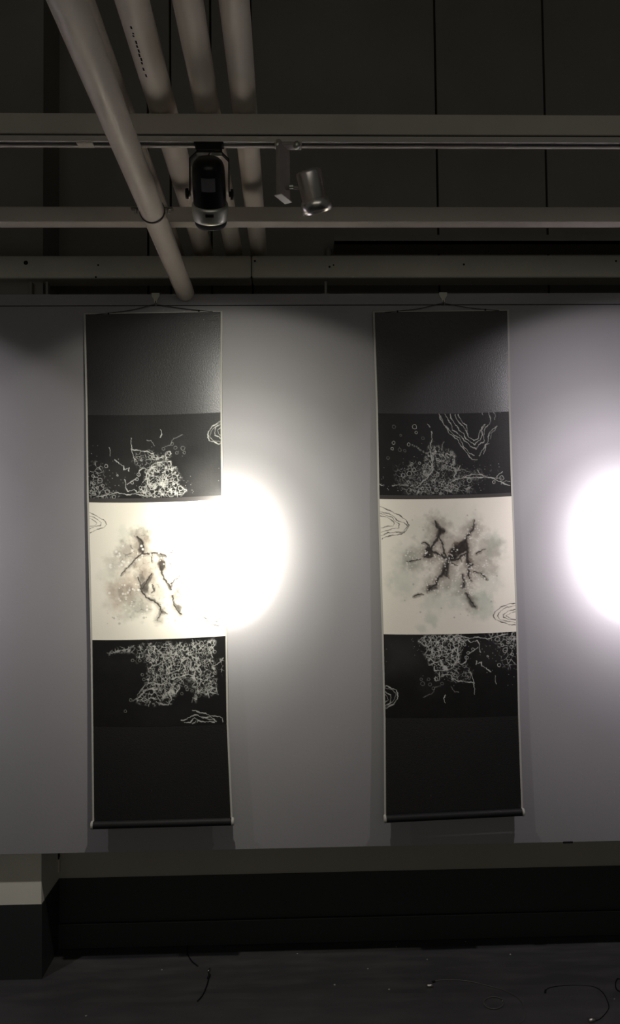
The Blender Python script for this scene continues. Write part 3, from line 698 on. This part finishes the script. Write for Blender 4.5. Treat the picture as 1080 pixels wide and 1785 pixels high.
def paint_R(w, h):
    c = Canvas(w, h, 82, 78, 998, 985, 32); ink = np.zeros((h, w)); wash = np.zeros((h, w)); teal = np.zeros((h, w)); pink = np.zeros((h, w)); wh = np.zeros((h, w))
    wn = vnoise(h, w, 24, 8, 5)
    for x, y, r, v, s_ in [(480, 270, 120, .5, 1), (420, 430, 150, .45, 2), (300, 480, 110, .35, 3), (640, 400, 130, .5, 4), (720, 290, 120, .35, 5), (740, 520, 160, .42, 6), (530, 590, 140, .45, 7), (640, 640, 110, .4, 8), (430, 660, 110, .38, 9), (830, 420, 120, .3, 10), (540, 420, 170, .35, 12), (700, 790, 60, .3, 13)]:
        wash = np.maximum(wash, blob(c, x, y, r, 1, s_ * 5 + 1) * v * (.45 + .85 * wn))
    for x, y, r, v in [(240, 640, 140, .4), (270, 480, 140, .4), (860, 400, 130, .5), (760, 780, 120, .65), (420, 880, 70, .45), (820, 640, 130, .35), (350, 300, 140, .22), (600, 700, 160, .4), (350, 950, 50, .35), (780, 870, 50, .5), (440, 760, 130, .3), (600, 230, 180, .18), (720, 200, 100, .15)]: teal = np.maximum(teal, blob(c, x, y, r, 1, int(x * 1.3)) * v * (.6 + .6 * wn))
    B = lambda p_, a=5, z=3: branch(c, ink, wash, p_, a, z)
    B([(540, 490), (500, 455), (450, 435), (415, 420), (390, 460)], 7, 7); B([(425, 415), (450, 375), (475, 345), (490, 310), (500, 280)], 6, 12); B([(490, 340), (510, 380), (518, 440), (540, 480)], 5, 6)
    B([(465, 225), (470, 260), (500, 285), (530, 300)], 5, 5); B([(420, 420), (415, 390), (390, 368), (360, 372)], 8, 2)
    B([(545, 480), (590, 440), (640, 400), (665, 360), (690, 325), (725, 285), (735, 225)], 12, 3); B([(560, 490), (610, 485), (640, 460), (680, 445)], 8, 6); B([(675, 380), (680, 440), (675, 500), (685, 560), (680, 600)], 8, 6)
    B([(545, 500), (520, 540), (505, 580), (470, 610), (455, 650), (400, 680)], 13, 4); B([(540, 500), (535, 560), (525, 590), (545, 610)], 9, 2); B([(560, 505), (590, 520), (612, 528)], 4, 1.5); B([(610, 485), (630, 480), (635, 500)], 4, 2)
    B([(300, 728), (330, 715), (372, 715)], 4, 2); B([(660, 712), (680, 750), (705, 785), (722, 810)], 4, 5); B([(680, 600), (700, 635)], 4, 2); B([(720, 570), (770, 585), (808, 625)], 3, 3); B([(740, 450), (780, 430), (805, 420)], 4, 1.5)
    B([(640, 590), (645, 640), (655, 690)], 4, 3); B([(260, 495), (300, 490), (350, 480)], 3, 2); B([(380, 465), (420, 470), (440, 460)], 6, 3)
    for x, y, r, v, s_ in [(620, 415, 70, .95, 2), (570, 450, 45, .9, 3), (405, 440, 52, .8, 4), (500, 290, 42, .75, 5), (670, 370, 42, .8, 6), (690, 500, 46, .7, 7), (520, 570, 46, .6, 8), (415, 675, 40, .7, 9), (640, 660, 40, .6, 10), (465, 240, 32, .6, 11), (715, 275, 40, .5, 12), (290, 490, 40, .35, 13), (530, 320, 60, .3, 14)]: wash = np.maximum(wash, blob(c, x, y, r, 1.1, s_ * 13) * v)
    for i_, (pl, v) in enumerate([([(548, 470), (560, 420), (585, 385), (610, 392), (640, 368), (668, 348), (692, 375), (682, 435), (640, 448), (600, 488), (560, 500)], .95), ([(372, 460), (392, 425), (400, 385), (425, 400), (440, 430), (452, 455), (425, 475), (390, 470)], .88), ([(455, 220), (478, 240), (500, 268), (535, 290), (525, 305), (500, 310), (478, 345), (460, 340), (480, 290), (458, 255)], .85),
            ([(515, 500), (552, 498), (548, 540), (540, 590), (510, 600), (498, 560)], .8), ([(668, 380), (692, 440), (700, 500), (725, 520), (690, 560), (672, 520)], .85), ([(385, 690), (400, 655), (450, 650), (460, 670), (430, 690)], .75), ([(635, 600), (655, 590), (660, 680), (645, 690)], .7), ([(690, 300), (720, 270), (745, 255), (735, 295), (705, 310)], .6), ([(655, 712), (690, 740), (725, 805), (705, 815), (680, 780)], .6)]):
        pm = c.poly(pl, 2.5, 300 + i_, 6); ink = np.maximum(ink, pm * v * (.75 + .45 * vnoise(h, w, 7, 310 + i_))); wash = np.maximum(wash, c.poly(pl, 20, 330 + i_, 10) * .9)
    ink = np.maximum(ink, sstep(.80, 1.0, wash) * .5)
    ink = np.maximum(ink, c.lace(sstep(.2, .5, wash), 16, 91, .9, 6) * .3)
    for k in range(260):
        j = c.rng.randint(9); x, y, sg = [(410, 430, 55), (300, 490, 50), (720, 310, 50), (680, 540, 60), (650, 650, 45), (430, 660, 45), (750, 570, 60), (480, 500, 70), (560, 480, 60)][j]
        q_ = c.P((x + c.rng.randn() * sg, y + c.rng.randn() * sg * .75)); c.stamp(wh, q_[0], q_[1], c.rng.uniform(.7, 2.1), c.rng.uniform(.5, 1))
    c.ring(wh, 700, 710, 18, 1.2, .9); c.stamp(wh, *c.P((700, 710)), 2, .8); c.stamp(wh, *c.P((636, 785)), 3, .8); c.stamp(wh, *c.P((390, 440)), 2.6, 1)
    for k in range(45):
        q_ = c.P((c.rng.uniform(180, 900), c.rng.uniform(140, 900))); c.stamp(wash, q_[0], q_[1], c.rng.uniform(.8, 2.8), c.rng.uniform(.12, .35))
    loops(c, ink, [([(82, 128), (120, 142), (170, 165), (225, 190), (262, 220), (280, 250), (265, 285), (225, 312), (170, 320), (120, 330), (88, 348)], 1.2, .8), ([(82, 165), (130, 172), (175, 190), (195, 220), (245, 235), (272, 255), (240, 298), (190, 300), (130, 305), (84, 325)], 1.1, .75),
                   ([(82, 175), (120, 185), (165, 200), (185, 225), (212, 245), (210, 270), (160, 278), (110, 295), (84, 300)], 1.0, .7), ([(82, 190), (130, 200), (158, 215), (180, 240), (170, 258), (120, 262), (84, 275)], 1.1, .7), ([(210, 182), (240, 205)], 1.2, .6),
                   ([(998, 795), (950, 798), (900, 815), (862, 840), (842, 870), (860, 900), (910, 918), (950, 935), (998, 940)], 1.1, .8), ([(998, 812), (940, 818), (895, 840), (872, 875), (890, 900), (940, 912), (998, 925)], 1.0, .7), ([(998, 835), (950, 845), (912, 865), (915, 885), (950, 900), (998, 905)], 1.1, .75),
                   ([(998, 850), (965, 860), (930, 875), (950, 890), (975, 900)], .9, .6), ([(850, 852), (870, 835)], 1.3, .6)])
    return paper_rgb(w, h, ink, wash * 1.35, teal, pink, wh, 4)

def vc_material(name, rough, weave):
    m = mat(name, (1, 1, 1), rough, spec=.3, bump=.15, bscale=weave); nt = m.node_tree
    a = nt.nodes.new('ShaderNodeVertexColor'); a.layer_name = 'pigment'
    nt.links.new(a.outputs['Color'], nt.nodes['Principled BSDF'].inputs['Base Color'])
    return m
MT['ink_dark'] = vc_material('painted_black_silk', .5, 300)
MT['ink_paper'] = vc_material('painted_ivory_paper', .75, 300)

# ---------------------------------------------------------------- scrolls
class Scroll:
    def __init__(s, rows):
        s.rows = rows      # list of (y_left, y_right, x_left, x_right)
        s.yt = rows[0][0]; s.yb = rows[-1][0]
    def pt(s, i, v, u, lift=0.0):       # section i, v in 0..1 inside it, u in 0..1
        a, c = s.rows[i], s.rows[i + 1]
        yl = a[0] + (c[0] - a[0]) * v; yr = a[1] + (c[1] - a[1]) * v; xl = a[2] + (c[2] - a[2]) * v; xr = a[3] + (c[3] - a[3]) * v
        x = xl + (xr - xl) * u; sag = 2.2 * (4 * u * (1 - u)) if i > 0 else 0
        if i == 0: sag = 2.2 * (4 * u * (1 - u)) * v
        if i == len(s.rows) - 2: sag = 2.2 * (4 * u * (1 - u)) * (1 - v)
        y = yl + (yr - yl) * u + sag
        T = max(0.0, (y - s.yt) / (s.yb - s.yt))
        off = .010 + .034 * T ** 1.3 + .004 * math.cos(u * math.pi * 2) * math.sin(T * math.pi) + .0018 * math.sin(u * 7 + T * 5) * math.sin(T * math.pi)
        return at(x, y, D_PANEL - off - lift)

def grid_mesh(name, fn, nu, nv, m, parent, colors=None, solid=None):
    off = parent_origin(parent)
    co = np.empty((nv * nu, 3))
    k = 0
    for j in range(nv):
        v = j / (nv - 1)
        # sample coarsely and interpolate along the row
        us = np.linspace(0, 1, 25); P_ = np.array([tuple(fn(v, u)) for u in us]); uu = np.linspace(0, 1, nu)
        for a in range(3): co[k:k + nu, a] = np.interp(uu, us, P_[:, a])
        k += nu
    co -= np.array(off)
    me = bpy.data.meshes.new(name); nf = (nu - 1) * (nv - 1)
    me.vertices.add(nu * nv); me.vertices.foreach_set('co', co.ravel())
    jj, ii = np.mgrid[0:nv - 1, 0:nu - 1]; a = (jj * nu + ii).ravel()
    F_ = np.stack([a, a + nu, a + nu + 1, a + 1], 1)
    me.loops.add(nf * 4); me.loops.foreach_set('vertex_index', F_.ravel())
    me.polygons.add(nf); me.polygons.foreach_set('loop_start', np.arange(nf) * 4)
    try: me.polygons.foreach_set('loop_total', np.full(nf, 4))
    except Exception: pass
    me.polygons.foreach_set('use_smooth', np.full(nf, not solid))
    me.update(calc_edges=True); me.validate()
    if colors is not None:
        ca = me.color_attributes.new('pigment', 'FLOAT_COLOR', 'POINT')
        rgba = np.ones((nv * nu, 4)); rgba[:, :3] = colors.reshape(-1, 3); ca.data.foreach_set('color', rgba.ravel())
    me.materials.append(m)
    o = bpy.data.objects.new(name, me); C.objects.link(o); o.parent = parent
    if solid: md = o.modifiers.new('solidify', 'SOLIDIFY'); md.thickness = solid; md.offset = -1
    return o

def make_scroll(rows, label, arts, hookpx, knobs, cordy):
    s = Scroll(rows); n = len(rows) - 1
    top = s.pt(0, 0, .5)
    t = thing('hanging_scroll', (top.x, D_PANEL, top.z), label, 'scroll', 'hanging scrolls on the grey panel')
    def full(v, u):
        q_ = v * n; i = min(int(q_), n - 1); return s.pt(i, q_ - i, u)
    # mounting silk over the full length
    grid_mesh('mounting_silk', full, 41, n * 14 + 1, MT['brocade'], t, solid=.0012)
    # thin ivory edging down both sides and along the top
    wpx = 3.2
    for nm, ua, ub in (('edging', -wpx / 235, .0), ('edging', 1.0, 1 + wpx / 235)):
        grid_mesh(nm, lambda v, u, ua=ua, ub=ub: (lambda q_: s.pt(min(int(q_), n - 1), q_ - min(int(q_), n - 1), ua + (ub - ua) * u))(v * n), 4, n * 14 + 1, MT['edge'], t, solid=.002)
    # top rod
    A, B_ = s.pt(0, 0, -wpx / 235, .0), s.pt(0, 0, 1 + wpx / 235, .0)
    b = MB(); ax = (B_ - A); b.lathe([(0, .0035), (ax.length, .0035)], A + Vector((0, .004, .002)), ax, 16); b.build('top_rod', MT['edge'], t)
    for i, (nm, fn, matn) in arts.items():
        a, c_ = rows[i], rows[i + 1]
        w_ = int((a[3] - a[2]) * GS); h_ = int((c_[0] - a[0]) * GS)
        rgb = fn(w_, h_)
        grid_mesh(nm, lambda v, u, i=i: s.pt(i, v, u, .0007), w_, h_, MT[matn], t, colors=rgb)
    # paper strips framing the ivory painting
    for i in (2,):
        grid_mesh('paper_strip', lambda v, u, i=i: s.pt(i, v, u, .0007), 25, 4, MT['strip'], t)
    # bottom roller with pale end caps
    (lx, ly0, ly1), (rx, ry0, ry1) = knobs
    q0 = s.pt(n - 1, 1, 0); q1 = s.pt(n - 1, 1, 1)
    dr = .044 + .010
    A = at(lx, (ly0 + ly1) / 2, D_PANEL - dr); B_ = at(rx, (ry0 + ry1) / 2, D_PANEL - dr); ax = (B_ - A)
    R = .0135
    b = MB(); b.lathe([(.004, R * .96), (ax.length - .004, R * .96)], A, ax, 32); b.build('roller', MT['roller'], t)
    for P0, dv in ((A, ax), (B_, -ax)):
        b = MB(); b.lathe([(-.004, R * .55), (-.003, R * .9), (0, R * 1.05), (.004, R * 1.05), (.006, R * .9)], P0, dv, 32); b.build('roller_cap', MT['edge'], t)
    # cord
    hx, hy = hookpx
    dd = D_PANEL - .010
    L_ = at(hx - 46, rows[0][0] - cordy, dd); R_ = at(hx + 46, rows[0][1] - cordy + 1, dd); Tt = at(hx, hy + 16, dd - .004)
    b = MB(); b.tube(smoothcurve([at(rows[0][2] + 18, rows[0][0], dd), L_, Tt - Vector((.012, 0, .001)), Tt, Tt + Vector((.012, 0, -.001)), R_, at(rows[0][3] - 14, rows[0][1], dd)], 8), .0013, 8)
    b.build('cord', MT['cord'], t)
    for xx, yy in ((rows[0][2] + 40, rows[0][0]), (rows[0][3] - 38, rows[0][1])):
        q_ = at(xx, yy, dd); b = MB(); b.lathe([(0, .003), (.006, .003)], (q_.x, q_.y, q_.z), (0, 0, 1), 10); b.build('eyelet', MT['matt'], t)
    # hook over the panel
    h0 = at(hx, hy, D_PANEL - .004)
    k = thing('picture_hook', (h0.x, D_PANEL, z_pt), 'small ivory plastic hook over panel top holding the ' + ('left' if hx < 500 else 'right') + ' scroll', 'hook', 'hooks on top of the grey panel')
    b = MB(); zt_ = z_pt + .001; w0, w1 = .0145, .0065
    yA, yB = D_PANEL - .0045, D_PANEL - .0008
    z0_, zm, z1_ = zt_, zt_ - .022, zt_ - .034
    vs = []
    for yy in (yA, yB):
        vs += [(h0.x - w0, yy, z0_), (h0.x + w0, yy, z0_), (h0.x + w0, yy, z0_ - .010), (h0.x + w1, yy, zm), (h0.x + w1 * .8, yy, z1_), (h0.x - w1 * .8, yy, z1_), (h0.x - w1, yy, zm), (h0.x - w0, yy, z0_ - .010)]
    b.add(vs, [tuple(range(8)), tuple(range(15, 7, -1))] + [(i, (i + 1) % 8, 8 + (i + 1) % 8, 8 + i) for i in range(8)])
    b.box(h0.x - w0, h0.x + w0, D_PANEL - .0045, D_PANEL + .02, z_pt + .0005, z_pt + .003); b.build('hook_plate', MT['hook'], k, bevel=.0008)
    b = MB(); b.tube(smoothcurve([(h0.x, D_PANEL - .004, z1_ + .006), (h0.x, D_PANEL - .008, z1_ - .004), (h0.x + .002, D_PANEL - .014, z1_ - .012), (h0.x + .004, D_PANEL - .019, z1_ - .005)], 6), .0022, 10); b.build('hook_pin', MT['steel'], k)
    return t

def art(fn, rot=False, seed=1):
    def f(w, h):
        A, H = fn(w, h)
        if rot: A = A[::-1, ::-1]; H = H[::-1, ::-1]
        return dark_rgb(A * .92, H, seed)
    return f
rowsL = [(548, 543.5, 149, 384.5), (723.3, 718.7, 152.8, 384), (868.5, 863.3, 154.6, 385.4), (875.8, 871, 155, 386), (1115.7, 1108.5, 160.8, 392.6), (1266, 1262, 162.5, 394.8), (1432, 1426, 164, 402)]
rowsR = [(544.5, 541.5, 652.5, 883.5), (720.4, 717.3, 658.5, 886.5), (862.8, 858.8, 661, 890.5), (869.8, 865, 661.2, 891), (1105.6, 1101, 668.3, 899.3), (1251, 1247, 671.5, 902.5), (1421, 1409, 672.5, 908)]
# the painted silk fills its section; a charcoal strip borders the ivory paper above
make_scroll(rowsL, 'hanging scroll under the thick pipe end, its paper half lost in bright spotlight', {1: ('upper_drawing', art(draw_A, False, 2), 'ink_dark'), 3: ('ivory_painting', paint_L, 'ink_paper'), 4: ('lower_drawing', art(draw_C, False, 3), 'ink_dark')}, (271, 515), ((160, 1431, 1446), (406, 1424, 1440)), 7)
make_scroll(rowsR, 'hanging scroll with nested white contour lines above a teal and black ink painting', {1: ('upper_drawing', art(draw_B, False, 5), 'ink_dark'), 3: ('ivory_painting', paint_R, 'ink_paper'), 4: ('lower_drawing', art(draw_A, True, 6), 'ink_dark')}, (772, 513), ((670, 1419, 1436), (911.5, 1407, 1424)), 6)

# ---------------------------------------------------------------- things on the floor
def fl(px, py, z=.003):
    d = fw * F + RT * (px - 540) + UP * (892.5 - py)
    return CAM + d * ((z - CAM.z) / d.z)
def wire(name, pts, r, m, label, cat, crimps=(), group='wires lying on the floor'):
    P0 = fl(*pts[0]); t = thing(name, (P0.x, P0.y, 0), label, cat, group)
    b = MB(); b.tube(smoothcurve([fl(a, c, r + .0008) for a, c in pts], 8), r, 8); b.build('wire', m, t)
    for (a, c, ang, l, rr, mm) in crimps:
        q_ = fl(a, c, rr + .0005); dv = Vector((math.cos(ang), math.sin(ang), 0))
        b = MB(); b.lathe([(-l, rr * .8), (-l * .9, rr), (l * .9, rr), (l, rr * .8)], q_, dv, 18); b.build('crimp', MT[mm], t)
    return t
wire('cable', [(358, 1645), (356, 1638), (340, 1636), (328, 1646), (326, 1660), (334, 1675), (345, 1684)], .0020, MT['rubber'], 'thin black cable curled on the floor below the left scroll', 'cable')
wire('cable', [(363, 1690), (364, 1702), (362, 1712), (358, 1724), (352, 1736), (344, 1745)], .0022, MT['rubber'], 'short black cable with a small grey plug on the floor', 'cable', [(364, 1691, 1.3, .009, .0042, 'steel'), (364, 1702, 1.4, .012, .004, 'matt')])
wire('steel_wire', [(752, 1713), (764, 1709), (790, 1708), (820, 1711), (845, 1717), (880, 1727), (905, 1742), (914, 1762), (912, 1778), (893, 1790)], .0011, MT['dullwire'], 'thin steel wire with a bright metal crimp on the floor, leftmost crimp', 'wire', [(749, 1718, .05, .010, .0052, 'steel'), (755, 1711, .2, .006, .003, 'matt')])
cpts = [(860 + 17 * math.cos(a), 1748 + 10.5 * math.sin(a)) for a in [2 * math.pi * k / 20 + .6 for k in range(21)]]
wire('wire_coil', cpts, .0016, MT['dullwire'], 'small closed coil of grey wire on the floor at lower right', 'wire coil', [(875, 1745, .8, .003, .0025, 'steel')])
wire('steel_wire', [(948, 1731), (956, 1722), (980, 1718), (1010, 1717), (1035, 1720), (1050, 1730), (1058, 1745), (1060, 1758), (1045, 1776), (1030, 1779)], .0011, MT['rubber'], 'dark looped wire ending in a metal crimp near the bottom edge', 'wire', [(1031, 1778, .1, .010, .0050, 'steel'), (950, 1728, 1.2, .007, .003, 'matt')])
wire('cable', [(1085, 1708), (1076, 1706), (1072, 1716), (1076, 1726), (1090, 1731)], .0018, MT['rubber'], 'black cable loop cut off by the right picture edge', 'cable')
random.seed(9)
chips = [(722, 1637), (811, 1641), (744, 1672), (690, 1650), (889, 1663), (641, 1688), (583, 1716), (518, 1662), (282, 1690), (60, 1678), (46, 1690), (150, 1770), (678, 1724), (498, 1594), (1070, 1741), (93, 1652), (52, 1662)]
for i, (a, c) in enumerate(chips):
    q_ = fl(a, c, .001); b = MB(); n = 7; rr = random.uniform(.0022, .0042)
    ring = [(q_.x + rr * random.uniform(.6, 1.3) * math.cos(k * 6.283 / n), q_.y + rr * random.uniform(.6, 1.3) * math.sin(k * 6.283 / n)) for k in range(n)]
    if q_.y > D_WALL - .03: continue
    b.add([(x, y, .0) for x, y in ring] + [(x * .6 + q_.x * .4, y * .6 + q_.y * .4, .0016) for x, y in ring], [tuple(range(n, 2 * n))] + [(k, (k + 1) % n, n + (k + 1) % n, n + k) for k in range(n)])
    tag(b.build('paint_flake', MT['paint_chip']), 'tiny pale flake of grit lying on the dark floor', 'grit', 'grit flakes on the floor')
